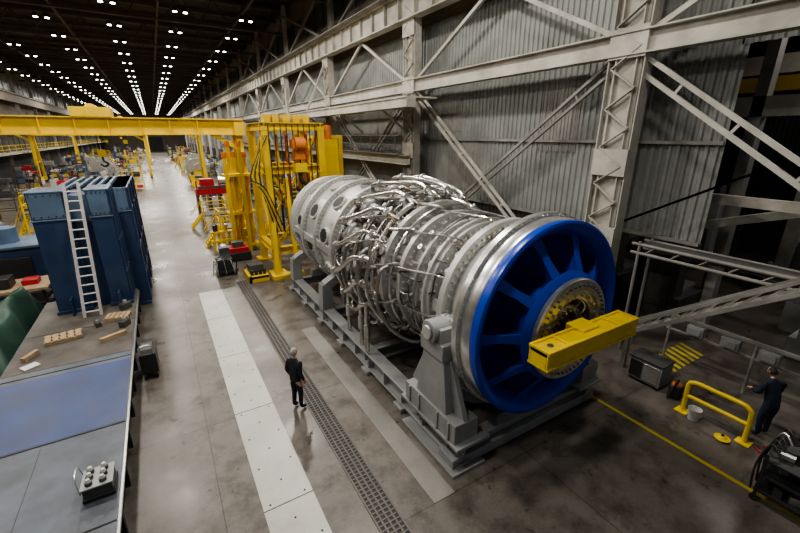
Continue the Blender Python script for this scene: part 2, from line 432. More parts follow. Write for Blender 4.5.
for k in range(NC):
    t=2*math.pi*(k+.5)/NC
    a=P(1.4,t,9.1);b=P(2.0,t,11.3);d=(b-a).normalized()
    m.cyl(a,b,.26,GREY,r1=.27,n=20)
    m.cyl(b,b+d*.1,.36,STEEL,n=24);m.cyl(b+d*.12,b+d*.2,.36,STEEL,n=24)
    m.cyl(b+d*.2,b+d*.42,.27,PIPED,r1=.2,n=20);m.cyl(b+d*.42,b+d*.55,.1,SILVER,n=12)
    m.cyl(a.lerp(b,.35),a.lerp(b,.35)+d*.08,.33,STEEL,n=24)
    q=d.orthogonal().normalized();w=d.cross(q)
    for j in range(14):
        an=j*2*math.pi/14;c=b+d*.2+(q*math.cos(an)+w*math.sin(an))*.31;m.cyl(c-d*.22,c+d*.05,.02,STEEL,n=6)
    t2=t+2*math.pi/NC
    m.cyl(P(1.72,t,10.1),P(1.72,t2,10.1),.07,SILVER,n=8)
    for j in range(4):
        an=j*2*math.pi/4;c=b+d*.3+(q*math.cos(an)+w*math.sin(an))*.16
        m.tube([c,c+d*.3,P(2.3,t+.05*(j-2),12.0),P(2.2,t+.07*(j-2),12.35)],.028,SILVER,n=6,sub=3)
m.done('combustor_cans',T,remap=RM)
m=M()
def ring(r,y,tr,mt,n=96):
    m.tube([P(r,2*math.pi*k/n,y) for k in range(n)],tr,mt,n=8,smooth=False,closed=True)
for r,y,tr,mt in ((2.22,12.2,.09,SILVER),(2.1,9.2,.08,SILVER),(2.14,9.6,.05,SILVER),(1.95,8.45,.045,SILVER),(2.16,10.35,.045,PIPED),(1.9,7.35,.03,PIPED),(2.15,12.5,.04,PIPED),(2.0,10.9,.09,PIPED)):
    ring(r,y,tr,mt)
m.done('fuel_manifolds',T,remap=RM)
m=M()
r2=random.Random(5)
for k in range(20):
    t=2*math.pi*k/20+.1;w_=.34;hh=r2.uniform(-.03,.07)
    pts=[P(2.2,t,12.2),P(2.42+hh,t-.01,12.0),P(2.5+hh,t-.04,11.4),P(2.46+hh,t-w_*.45,10.7),P(2.4+hh,t-w_*.9,10.0),P(2.3,t-w_,9.5),P(2.1,t-w_,9.2)]
    m.tube(pts,.075 if k%2 else .06,SILVER,n=12,sub=5)
    for p in (pts[0],pts[2],pts[5]): m.cyl(p+V((0,-.035,0)),p+V((0,.035,0)),.125,STEEL,n=12)
for k in range(18):
    t=2*math.pi*k/18
    pts=[P(1.75,t,8.95),P(2.1,t,9.0),P(2.25,t+.04,9.5),P(2.3,t+.15,10.5),P(2.28,t+.18,11.2),P(2.2,t+.18,11.75)]
    m.tube(pts,(.03,.045,.035)[k%3],(SILVER,PIPED,SILVER)[k%3],n=8,sub=5)
for k in range(12):
    t=2*math.pi*k/12
    pts=[P(1.6,t+.2,8.4),P(1.95,t+.2,8.3),P(2.05,t+.28,8.7),P(2.1,t+.35,9.25)]
    m.tube(pts,.05,SILVER if k%2 else PIPED,n=8,sub=4)
    pts=[P(1.6,t+.1,6.6),P(1.9,t+.1,6.7),P(1.93,t+.16,7.4),P(1.93,t+.2,7.9),P(1.93,t+.24,8.45)]
    m.tube(pts,.022,PIPED if k%2 else SILVER,n=6,sub=4)
for k,(y,t0) in enumerate(((9.0,1.1),(9.7,1.2),(10.3,1.0),(11.2,1.25),(12.0,1.1),(8.4,1.3))):
    m.tube([P(2.1,t0,y),P(2.3,t0+.1,y),P(2.35,t0+.5,y+.1),P(2.3,t0+.9,y+.05),P(2.15,t0+1.2,y-.3),P(1.6,t0+1.3,y-.4)],(.06,.08,.05)[k%3],(SILVER,PIPED)[k%2],n=9,sub=5)
m.done('arched_pipes',T,remap=RM)
m=M()
for k in range(560):
    t=r2.uniform(0,2*math.pi);y=r2.uniform(8.9,12.5);r=r2.uniform(1.65,2.2)
    pts=[P(r-.25,t,y)];pts.append(P(r,t,y))
    for j in range(r2.randint(2,4)):
        if r2.random()<.55: y=min(12.6,max(8.8,y+r2.uniform(-1.0,1.0)))
        else: t+=r2.uniform(-.25,.25)
        r=min(2.32,max(1.6,r+r2.uniform(-.1,.1)))
        pts.append(P(r,t,y))
    pts.append(P(r-.3,t,y))
    m.tube(pts,r2.choice((.01,.012,.016,.022,.03)),r2.choice((SILVER,PIPED,PIPED,PIPED,STEEL,BRASS,BLACK)),n=5,sub=3)
for k in range(60):
    t=r2.uniform(0,2*math.pi);y=r2.uniform(6.4,8.6);r=r2.uniform(1.7,1.88)
    t2=t+r2.uniform(-.3,.3);y2=y+r2.uniform(-.9,.9)
    m.tube([P(r-.2,t,y),P(r,t,y),P(r,t,y2),P(r+.04,t2,y2),P(r-.25,t2,y2)],r2.choice((.012,.016,.022)),r2.choice((SILVER,PIPED,BRASS,BLACK)),n=5,sub=3)
m.done('instrument_tubing',T,remap=RM)
m=M()
for k in range(240):
    t=r2.uniform(0,2*math.pi);y=r2.uniform(8.7,12.4);r=r2.uniform(1.75,2.2)
    p=P(r,t,y);mt=r2.choice((STEEL,GREY,GREY,PIPED,BLACK,BRASS,GREYD))
    if r2.random()<.45:
        m.box(p,(r2.uniform(.08,.25),r2.uniform(.08,.3),r2.uniform(.05,.16)),mt,R=Matrix.Rotation(-t,3,'Y'))
    else:
        q=P(r+r2.uniform(.08,.2),t,y);w_=r2.uniform(.03,.1);m.cyl(p,q,w_,mt,n=12)
        m.cyl(q,q+(q-p).normalized()*.03,w_*1.4,STEEL,n=12)
for x,y,z0,z1 in ((4.55,10.2,.7,2.9),(4.45,9.4,.7,2.2),(4.6,11.6,.7,2.6),(8.8,10.2,.7,2.9)):
    m.cyl((x,y,z0),(x,y,z1),.07,SILVER,n=12);m.cyl((x,y,z0+.5),(x,y,z0+.9),.1,STEEL,n=12)
m.done('valves_and_boxes',T,remap=RM)
m=M()
# flared bell rim, recessed ribs and windows
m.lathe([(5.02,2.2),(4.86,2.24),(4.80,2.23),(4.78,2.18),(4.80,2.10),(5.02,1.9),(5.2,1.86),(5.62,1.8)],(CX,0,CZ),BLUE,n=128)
m.lathe([(5.6,1.82),(5.5,1.0)],(CX,0,CZ),BLUED,n=96)  # back plate in darker blue, window shade put into its colour
m.lathe([(5.55,1.0),(4.42,1.06),(4.42,.72),(5.3,.7)],(CX,0,CZ),BLUE,n=96)
m.lathe([(4.44,1.06),(4.56,1.22),(4.62,1.22),(4.62,1.05)],(CX,0,CZ),BLUE,n=96)
NR=10
for k in range(NR):
    t=2*math.pi*(k+.5)/NR
    rad=V((-math.sin(t),0,math.cos(t)));tan=V((math.cos(t),0,math.sin(t)))
    def q(r,y,s_): return V((CX,y,CZ))+rad*r+tan*s_
    w=.04
    vs=[q(1.02,5.54,-w),q(1.83,5.58,-w),q(1.93,5.0,-w),q(1.4,4.72,-w),q(1.02,4.48,-w),q(1.02,5.54,w),q(1.83,5.58,w),q(1.93,5.0,w),q(1.4,4.72,w),q(1.02,4.48,w)]
    m.add(vs,[(0,1,2,3,4),(9,8,7,6,5),(0,5,6,1),(1,6,7,2),(2,7,8,3),(3,8,9,4),(4,9,5,0)],BLUE)
    w2=.13;w3=.085
    vs=[q(1.93,4.98,-w2),q(1.55,4.78,-w3),q(1.18,4.57,-w2*.9),q(1.18,4.57,w2*.9),q(1.55,4.78,w3),q(1.93,4.98,w2)]
    vs+= [v+V((0,.035,0)) for v in vs]
    m.add(vs,[(0,1,2,3,4,5),(11,10,9,8,7,6)]+[(i,6+i,6+(i+1)%6,(i+1)%6) for i in range(6)],BLUE)
m.done('exhaust_cover',T,remap=RM)
m=M()
m.lathe([(4.44,1.1),(4.36,1.1),(4.34,1.08),(4.34,.86),(4.4,.84),(4.4,.66),(4.9,.64)],(CX,0,CZ),STEEL,n=96)
m.lathe([(4.9,.64),(4.75,.3),(4.6,.3),(4.6,.0)],(CX,0,CZ),GREYD,n=64)
m.lathe([(4.55,.5),(4.5,.48),(4.5,.36),(4.7,.34)],(CX,0,CZ),STEEL,n=64)
for k in range(48): 
    t=2*math.pi*k/48;m.cyl(P(.97,t,4.34),P(.97,t,4.30),.025,GREYD,n=6)
for k in range(20):
    t=2*math.pi*k/20;m.cyl(P(.75,t,4.42),P(.75,t,4.32),.035,STEEL,n=6)
    t+=.1;m.cyl(P(.42,t,4.5),P(.42,t,4.4),.03,STEEL,n=6)
for k in range(8):
    t=2*math.pi*k/8;m.box(P(.55,t,4.6),(.07,.1,.3),STEEL,R=Matrix.Rotation(-t,3,'Y'))
for k in range(10):
    t=.3+k*.55;m.tube([P(.3,t,4.55),P(.45,t+.1,4.42),P(.6,t+.3,4.4),P(.66,t+.5,4.5)],.02,(SILVER,BRASS,BLACK)[k%3],n=6)
m.cyl((CX,4.6,CZ),(CX,4.2,CZ),.2,STEEL,n=24)
m.done('bearing_hub',T)
m=M()
bz=CZ+.14;b0=5.2;b1=7.93
m.bx(b0,b1,3.72,4.14,bz-.02,bz+.06,YEL);m.bx(b0,b1,3.72,3.77,bz-.24,bz-.02,YEL);m.bx(b0,b1,4.09,4.14,bz-.24,bz-.02,YEL)
m.bx(b0,b1,3.70,4.16,bz-.29,bz-.24,YEL)
for x in (b0+.02,5.8,7.3,b1-.02): m.bx(x-.02,x+.02,3.74,4.12,bz-.26,bz+.1,YEL)
m.bx(b0,b1,3.70,3.76,bz+.04,bz+.1,YEL);m.bx(b0,b1,4.10,4.16,bz+.04,bz+.1,YEL)
m.bx(6.4,6.9,3.9,4.3,bz-.3,bz+.12,YEL);m.bx(5.95,6.35,3.9,4.2,bz-.42,bz-.2,YEL)
for x in (5.5,): m.cyl((x,3.93,bz+.02),(x,3.93,bz+.08),.06,GREYD,n=12)
m.cyl((6.7,4.35,CZ),(6.7,4.1,CZ),.16,YEL,n=16)
m.done('yellow_strongback',T,bevel=.01)

# ------------------------------------------------------------------ turbine stand
SE=empty('turbine_stand')
m=M()
for x in (4.62,8.78):
    m.ibeam((x,5.0,.38),(x,17.3,.38),.4,.5,.05,STAND)
    for k in range(13): m.bx(x-.19,x+.19,5.4+k*.95,5.43+k*.95,.16,.6,STAND)
    for k in range(7): m.bx(x-.3,x+.3,5.2+k*1.95,5.6+k*1.95,0,.13,STAND)
for y in (5.2,6.7,9.6,13.,16.9): m.ibeam((4.5,y,.38),(8.9,y,.38),.3,.4,.04,STAND)
for x in (4.62,8.78):
    s_=-1 if x<6 else 1
    m.box((x,5.95,.9),(.62,1.9,.55),STAND)
    m.box((x,5.95,1.75),(.5,1.15,1.3),STAND,tp=.85,ty=.62)
    m.bar((x,5.15,1.1),(x,5.75,2.4),.12,.3,STAND);m.bar((x,6.85,1.1),(x,6.2,2.4),.12,.3,STAND)
    m.box((x,5.95,2.55),(.55,.8,.36),STAND)
    m.cyl((x+s_*.36,5.95,2.93),(x-s_*.45,5.95,2.93),.24,STAND,n=28);m.cyl((x+s_*.37,5.95,2.93),(x+s_*.42,5.95,2.93),.15,STEEL,n=24)
    m.box((x,5.95,2.85),(.5,.62,.4),STAND)
    m.box((x-s_*.1,5.95,.68),(.9,2.2,.08),STAND)
    for yy in (5.2,5.6,6.3,6.7): m.box((x+s_*.32,yy,.9),(.05,.05,.5),STAND)
    for y in (13.1,16.8):
        m.box((x,y,1.1),(.45,.5,1.),STAND,tp=.8);m.bar((x,y,1.5),(x-s_*.7,y,1.9),.4,.3,STAND)
for y in (13.1,16.8):
    m.bx(5.3,8.1,y-.15,y+.15,.6,.95,STAND)
m.bx(4.3,9.1,5.0,5.5,.05,.3,STAND);m.bx(4.2,5.1,4.85,6.9,.0,.08,STAND)
m.done('base_frame',SE,bevel=.012)
m=M()
for k in range(9):
    t0=math.radians(130+k*11.1);t1=math.radians(130+(k+1)*11.1)
    m.bar(P(2.46,t0,5.95),P(2.46,t1,5.95),.3,.2,STAND)
m.done('cradle_arc',SE)

# ------------------------------------------------------------------ machine deck on left
m=M()
m.bx(-4.35,-1.5,1.5,18.2,.72,.9,DECK);m.bx(-4.3,-1.62,1.5,18.1,0,.72,BLACK)
m.bx(-4.33,-1.52,9.15,12.1,.9,.906,DECKB);m.bx(-4.33,-1.52,12.6,18.2,.9,.908,DECKS)
m.bx(-2.904,-2.896,1.5,9.0,.9,.903,DARK)
for y in (3.5,6.4,9.1,12.3,15.0): m.bx(-4.35,-1.5,y-.012,y+.012,.9,.912,DARK)
for k in range(14): m.bx(-1.6,-1.5,2+k*1.2,2.1+k*1.2,.1,.72,BLACK)
m.bx(-1.52,-1.46,1.5,18.2,.78,.84,STEEL)
m.done('machine_deck',None,bevel=.01)
def pallet(name,c,l,w,ang):
    m=M();R=rotz(ang)
    for k in (-1,0,1): m.box(V(c)+R@V((0,k*w*.42,.05)),(l,.09,.09),WOOD,R=R)
    n=5
    for k in range(n): m.box(V(c)+R@V(((k-(n-1)/2)*l/n,0,.105)),(l/n*.75,w,.025),WOOD,R=R)
    m.done(name,smooth=False)
pallet('wood_pallet',(-3.3,14.4,.912),.9,.55,.15);pallet('wood_pallet',(-1.98,15.3,.912),.7,.5,-.2)
m=M();m.box((-2.0,13.7,.975),(.7,.12,.12),WOOD,R=rotz(.5));m.box((-3.9,13.5,.975),(.5,.12,.12),WOOD,R=rotz(1.1));m.done('timber_block',None)
m=M();m.box((-3.8,12.9,.93),(.36,.28,.03),WPAINT,R=rotz(.6));m.done('paper_sheet',smooth=False)
m=M()
for x,y,s_ in ((-1.75,14.5,.2),(-1.8,16.1,.22),(-2.5,14.9,.15)): m.box((x,y,.915+s_/2),(s_*1.6,s_,s_),GREYD,R=rotz(x*3));m.cyl((x,y,.915+s_),(x,y,.915+s_*1.5),s_*.3,STEEL,n=12)
m.done('machinist_blocks',None,bevel=.01)
m=M()
m.bx(-2.0,-1.54,7.0,7.5,.915,.98,BLACK);m.bx(-1.98,-1.56,7.02,7.48,.98,1.16,GREYD);m.bx(-2.0,-1.54,7.0,7.5,1.16,1.19,STAND)
for i in range(2):
    for j in range(3):
        x=-1.88+i*.2;y=7.1+j*.15
        m.cyl((x,y,1.19),(x,y,1.25),.055,GREYD,n=12);m.cyl((x,y,1.25),(x,y,1.31),.045,WPAINT,r1=.03,n=12)
m.tube([(-2.0,7.02,1.1),(-2.03,7.1,1.38),(-2.03,7.4,1.38),(-2.0,7.48,1.1)],.015,STEEL,n=6)
m.done('hydraulic_valve_unit',None,bevel=.008)
m=M()
m.box((-1.15,12.6,.5),(.42,.75,.62),BLACK);m.box((-1.15,12.6,.86),(.36,.6,.12),GREYD,tp=.8)
for x in (-1.3,-1.0):
    for y in (12.3,12.9): m.cyl((x-.03,y,.1),(x+.03,y,.1),.1,BLACK,n=14)
m.tube([(-1.3,12.25,.8),(-1.3,12.05,1.15),(-1.0,12.05,1.15),(-1.0,12.25,.8)],.02,STEEL,n=6)
m.box((-1.15,13.2,.7),(.3,.3,.2),BLACK);m.cyl((-1.15,13.2,.0),(-1.15,13.2,.65),.03,BLACK,n=8);m.cyl((-1.15,13.2,.0),(-1.15,13.2,.04),.2,BLACK,n=14)
m.done('shop_cart',None,bevel=.01)
def tower(m,x0,x1,y0,y1,z0,z1):
    m.bx(x0,x1,y0,y1,z0,z1,NAVY)
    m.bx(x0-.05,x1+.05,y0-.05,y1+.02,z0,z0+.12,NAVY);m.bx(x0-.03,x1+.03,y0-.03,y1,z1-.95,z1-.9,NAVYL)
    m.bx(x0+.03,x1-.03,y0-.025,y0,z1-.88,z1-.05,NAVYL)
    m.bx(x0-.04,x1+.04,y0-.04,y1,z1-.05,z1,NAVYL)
    n=3
    for k in range(n+1):
        y=y0+.1+(y1-y0-.2)*k/n; m.bx(x1,x1+.07,y-.04,y+.04,z0+.1,z1-.05,NAVY)
    for z in (z0+1.2,z0+2.4): m.bx(x1,x1+.06,y0,y1,z-.04,z+.04,NAVY)
    for k in range(5):
        x=x0+(x1-x0)*(k+.5)/5;m.cyl((x,y0-.03,z1-.12),(x,y0-.05,z1-.12),.025,BLACK,n=8);m.cyl((x,y0-.03,z1-.8),(x,y0-.05,z1-.8),.025,BLACK,n=8)
    m.box(((x0+x1)/2,y0-.2,z0+.3),(.06,.4,.6),NAVY)
m=M()
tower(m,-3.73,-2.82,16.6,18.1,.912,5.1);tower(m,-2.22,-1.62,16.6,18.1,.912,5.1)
m.bx(-2.82,-2.22,16.9,18.1,.912,4.9,NAVY);m.bx(-2.82,-2.22,16.87,16.9,4.0,4.9,NAVYL)
m.done('blue_steel_fixture',None,bevel=.012)
m=M()
tower(m,-3.5,-2.1,18.9,23.,0,4.9);tower(m,-2.1,-1.2,18.7,24.,0,4.9);m.bx(-3.2,-1.35,24,28,0,4.2,NAVY)
for k in range(6): m.bx(-3.3+k*.3,-3.2+k*.3,18.9,23,4.9,5.02,NAVYL)
m.done('blue_steel_fixture',None,bevel=.012)
m=M()
a0=V((-2.72,15.85,.92));a1=V((-2.5,16.5,5.35))
for dx in (-.23,.23): m.bar(a0+V((dx,0,0)),a1+V((dx*.8,0,0)),.04,.09,ALU)
for k in range(14):
    p=a0.lerp(a1,(k+.6)/14.5);m.cyl(p+V((-.2,0,0)),p+V((.2,0,0)),.025,WPAINT,n=8)
m.done('extension_ladder')
def tarp(name,x0,x1,y0,y1,h):
    m=M();n=26;vs=[];fs=[]
    for i in range(n+1):
        for j in range(n+1):
            u=i/n;v=j/n
            e=min(u,1-u,v,1-v)*6;z=h*min(1,e)**.6*(.8+.2*math.sin(u*5)*math.cos(v*4))+.07*math.sin(u*31+v*9)*math.sin(v*27)
            vs.append((x0+(x1-x0)*u+.1*math.sin(v*19),y0+(y1-y0)*v+.1*math.sin(u*17),max(.01,z)))
    for i in range(n):
        for j in range(n): a=i*(n+1)+j;fs.append((a,a+n+1,a+n+2,a+1))
    m.add(vs,fs,TARP);m.done(name,ang=60)
tarp('tarp_covered_machine',-6.6,-4.5,13.5,19,1.8)
m=M();m.bx(-7.2,-4.6,20.0,21.8,.9,1.0,WOOD)
for x in (-7,-4.8):
    for y in (20.2,21.6): m.bar((x,y,0),(x,y,.9),.1,.1,BLACK)
m.bx(-7,-4.8,20.2,21.6,.3,.35,GREYD);m.bx(-6.6,-5.8,20.4,21.2,1.0,1.4,BLACK);m.bx(-5.5,-5.0,20.6,21.2,1.0,1.2,RED)
m.done('workbench')
m=M();m.bx(-8,-5.2,23.2,25.6,0,2.0,NAVY);m.bx(-8.1,-5.1,23.1,25.7,2.0,2.12,NAVYL);m.bx(-7.6,-5.6,23.12,23.2,.6,1.6,BLACK);m.cyl((-6.6,24.4,2.12),(-6.6,24.4,2.8),.5,NAVYL,n=20);m.done('machine_table',None,bevel=.02)

# ------------------------------------------------------------------ people
def human(name,loc,yaw,J,hd,cloth,pants,hair):
    E=empty(name);E.location=loc;E.rotation_euler=(0,0,yaw)
    names=list(J['pos'].keys());idx={n:i for i,n in enumerate(names)}
    me=bpy.data.meshes.new('tmp');me.from_pydata([J['pos'][n][0] for n in names],[(idx[a],idx[b]) for a,b in J['edges']],[])
    ob=bpy.data.objects.new('tmp',me);sc.collection.objects.link(ob)
    sm=ob.modifiers.new('s','SKIN');sm.use_smooth_shade=True;sm.branch_smoothing=.4
    sv=me.skin_vertices[0].data
    for n in names:
        r=J['pos'][n][1];sv[idx[n]].radius=r if isinstance(r,tuple) else (r,r);sv[idx[n]].use_root=(n=='pelvis')
    ss=ob.modifiers.new('u','SUBSURF');ss.levels=2;ss.render_levels=2
    dg=bpy.context.evaluated_depsgraph_get();dg.update()
    nm=bpy.data.meshes.new_from_object(ob.evaluated_get(dg));bpy.data.objects.remove(ob)
    nm.name='body';nm.materials.clear()
    for mt in (cloth,pants,SHOE,SKIN): nm.materials.append(mt)
    wr=[V(J['pos']['wr'+s][0]) for s in 'LR'];el=[V(J['pos']['el'+s][0]) for s in 'LR'];nk=V(J['pos']['neck'][0])
    pel=V(J['pos']['pelvis'][0])
    for p in nm.polygons:
        c=p.center;k=0
        if c.z<.11: k=2
        elif c.z<pel.z+.04 and min((c-w).length for w in wr)>.14: k=1
        for w,e in zip(wr,el):
            d=(w-e).normalized()
            if (c-w).dot(d)>-.01 and (c-w).length<.2: k=3
        up=(V(J['pos']['head'][0])-nk).normalized()
        if (c-nk).dot(up)>.02 and (c-nk).length<.25: k=3
        p.material_index=k
    b=bpy.data.objects.new('body',nm);sc.collection.objects.link(b);b.parent=E
    nm.shade_smooth()
    m=M();hc,hf=V(hd[0]),V(hd[1]).normalized();side=V((0,1,0));side=(side-hf*side.dot(hf)).normalized();hu=hf.cross(side)
    if hu.z<0: hu=-hu
    n1,n2=20,16;vs=[];fs=[]
    for i in range(n2+1):
        ph=math.pi*i/n2
        for j in range(n1):
            th=2*math.pi*j/n1
            x=math.sin(ph)*math.cos(th);y=math.sin(ph)*math.sin(th);z=math.cos(ph)
            sx=.098;sy=.076;sz=.118
            if z<0: sx*=1-.18*(-z);sy*=1-.35*(-z)
            if z<-.2 and x>0: x*=1.08
            if x>.6 and abs(y)<.16 and -.35<z<.05: x*=1.16
            if x>.6 and .2<abs(y)<.5 and -.02<z<.22: x*=.95
            if x>.7 and abs(y)<.3 and -.62<z<-.5: x*=1.04
            vs.append(hc+hf*x*sx+side*y*sy+hu*z*sz)
    for i in range(n2):
        for j in range(n1): fs.append((i*n1+j,i*n1+(j+1)%n1,(i+1)*n1+(j+1)%n1,(i+1)*n1+j))
    m.add(vs,fs,SKIN)
    for s_ in (-1,1):
        e=hc+hf*.085+side*.03*s_+hu*.012;m.cyl(e,e+hf*.008,.012,EYE,r1=.009,n=10);m.cyl(e+hf*.008,e+hf*.011,.005,BLACK,n=8)
        e=hc+side*.074*s_-hf*.005
        m.tube([e+hu*.03,e+hu*.02-hf*.02+side*.012*s_,e-hu*.02-hf*.012+side*.01*s_,e-hu*.03],.009,SKIN,n=6,sub=3)
        m.tube([hc+hf*.09+side*.016*s_+hu*.032,hc+hf*.086+side*.042*s_+hu*.033],.005,hair,n=5)
    m.tube([hc+hf*.088-side*.022-hu*.062,hc+hf*.094-hu*.06,hc+hf*.088+side*.022-hu*.062],.005,BRASS,n=5,sub=3)
    vs=[];fs=[];n1=22;n2=9
    for i in range(n2+1):
        ph=math.pi*(.02+ .60*i/n2)
        for j in range(n1+1):
            th=math.radians(75)+math.radians(210)*j/n1
            x=math.sin(ph)*math.cos(th);y=math.sin(ph)*math.sin(th);z=math.cos(ph)
            vs.append(hc-hf*.004+hf*x*.104+side*y*.083+hu*z*(.124))
    for i in range(n2):
        for j in range(n1): a=i*(n1+1)+j;fs.append((a,a+1,a+n1+2,a+n1+1))
    m.add(vs,fs,hair)
    m.done('head',E,ang=80)
    m=M()
    for s_,w,e,h in (('L',wr[0],el[0],V(J['pos']['haL'][0])),('R',wr[1],el[1],V(J['pos']['haR'][0]))):
        d=(h-w).normalized();sd=V((1,0,0));sd=(sd-d*sd.dot(d)).normalized();nn=d.cross(sd)
        if s_=='R': nn=-nn
        for k,(o,l) in enumerate(((-.03,.065),(-.01,.078),(.01,.082),(.03,.072))):
            b=h+sd*o-d*.01
            m.tube([b,b+d*l*.45-nn*.008,b+d*l*.8-nn*.028,b+d*l*.95-nn*.045],.0095,SKIN,n=6,sub=3)
        b=w+d*.03+sd*.025;m.tube([b,b+sd*.03+d*.03,b+sd*.035+d*.065-nn*.015],.011,SKIN,n=6,sub=3)
    m.done('hands',E,ang=80)
EDG=[('pelvis','spine'),('spine','chest'),('chest','neck'),('neck','head'),('chest','shL'),('shL','elL'),('elL','wrL'),('wrL','haL'),('chest','shR'),('shR','elR'),('elR','wrR'),('wrR','haR'),
 ('pelvis','hipL'),('hipL','knL'),('knL','anL'),('anL','toL'),('pelvis','hipR'),('hipR','knR'),('knR','anR'),('anR','toR')]
J1={'edges':EDG,'pos':{'pelvis':((0,0,.96),(.145,.125)),'spine':((.01,0,1.12),(.145,.12)),'chest':((-.005,0,1.34),(.165,.115)),'neck':((0,0,1.49),.06),'head':((.015,0,1.57),.055),
 'shL':((-.01,.17,1.41),.075),'elL':((-.05,.235,1.13),.052),'wrL':((.06,.215,.90),.036),'haL':((.09,.205,.82),(.04,.022)),
 'shR':((-.01,-.17,1.41),.075),'elR':((-.05,-.235,1.13),.052),'wrR':((.06,-.215,.90),.036),'haR':((.09,-.205,.82),(.04,.022)),
 'hipL':((0,.085,.88),.105),'knL':((.015,.095,.5),.07),'anL':((-.03,.1,.1),.05),'toL':((.12,.115,.045),.042),
 'hipR':((0,-.085,.88),.105),'knR':((.03,-.1,.5),.07),'anR':((.0,-.11,.1),.05),'toR':((.15,-.14,.045),.042)}}
human('man_standing',(2.14,8.75,0),math.radians(30),J1,((.03,0,1.655),(1,0,.12)),CLOTH,CLOTH,HAIR)
J2={'edges':EDG,'pos':{'pelvis':((-.04,0,.95),(.15,.13)),'spine':((0,0,1.12),(.15,.125)),'chest':((.06,0,1.33),(.17,.12)),'neck':((.12,0,1.47),.06),'head':((.16,0,1.54),.055),
 'shL':((.07,.18,1.39),.078),'elL':((.12,.26,1.12),.054),'wrL':((.34,.19,1.06),.036),'haL':((.42,.16,1.06),(.04,.022)),
 'shR':((.07,-.18,1.39),.078),'elR':((.12,-.26,1.12),.054),'wrR':((.34,-.19,1.06),.036),'haR':((.42,-.16,1.06),(.04,.022)),
 'hipL':((-.04,.09,.88),.11),'knL':((0,.12,.5),.075),'anL':((-.05,.13,.1),.052),'toL':((.1,.15,.045),.042),
 'hipR':((-.04,-.09,.88),.11),'knR':((.03,-.11,.5),.075),'anR':((.02,-.12,.1),.052),'toR':((.17,-.14,.045),.042)}}
human('worker_standing',(11.3,2.1,0),math.radians(60),J2,((.19,0,1.62),(1,0,-.3)),CLOTH2,CLOTH2,mat('dark_hair',(.02,.015,.012),.7))

# ------------------------------------------------------------------ gantry cranes
def gantry(name,y,z,x0,x1,legs,h=.8,mt=YELC):
    m=M()
    for dy in (-.9,.9):
        m.ibeam((x0,y+dy,z),(x1,y+dy,z),.5,h,.06,mt)
        for k in range(int((x1-x0)/1.5)): m.bx(x0+k*1.5,x0+k*1.5+.04,y+dy-.22,y+dy+.22,z-h/2,z+h/2,mt)
    m.bx(x0,x0+.6,y-1.4,y+1.4,z-.5,z+.3,mt);m.bx(x1-.6,x1,y-1.4,y+1.4,z-.5,z+.3,mt)
    xm=x0+(x1-x0)*.62
    m.bx(xm-.9,xm+.9,y-1.2,y+1.2,z+h/2,z+h/2+.5,mt);m.cyl((xm,y-.7,z+h/2+.4),(xm,y+.7,z+h/2+.4),.3,mt,n=18)
    for s_ in (-.1,.1): m.cyl((xm+s_,y,z),(xm+s_,y,z-1.4),.02,BLACK,n=6)
    m.box((xm,y,z-1.5),(.4,.3,.4),YELC);m.tube([(xm,y,z-1.6),(xm,y,z-1.9),(xm+.2,y,z-2.1),(xm,y,z-2.25),(xm-.18,y,z-2.1)],.06,BLACK,n=8)
    for lx in legs:
        for dy in (-1.3,1.3):
            m.bar((lx,y+dy*.6,z-h/2),(lx,y+dy*1.3,.5),.42,.34,mt)
        m.bar((lx,y-1.9,.55),(lx,y+1.9,.55),.4,.5,mt);m.bar((lx,y-1.3,3),(lx,y+1.3,3),.2,.2,mt)
        m.bar((lx,y-.9,z-1.4),(lx-1.8,y-.9,z-.3),.26,.26,mt)
        for dy in (-1.5,1.5): m.cyl((lx-.12,y+dy,.25),(lx+.12,y+dy,.25),.25,BLACK,n=16)
    m.done(name,None)
gantry('gantry_crane',29.5,7.3,-15.5,5.2,(4.9,-15.2),.95)
gantry('gantry_crane',56,7.6,-15.5,5.2,(4.9,-15.2),1.1)
gantry('gantry_crane',80,7.4,-15.5,-.7,(-1.1,-15.2),1.3)
gantry('gantry_crane',118,7.8,-15.5,-.7,(-1.1,-15.2),1.5)

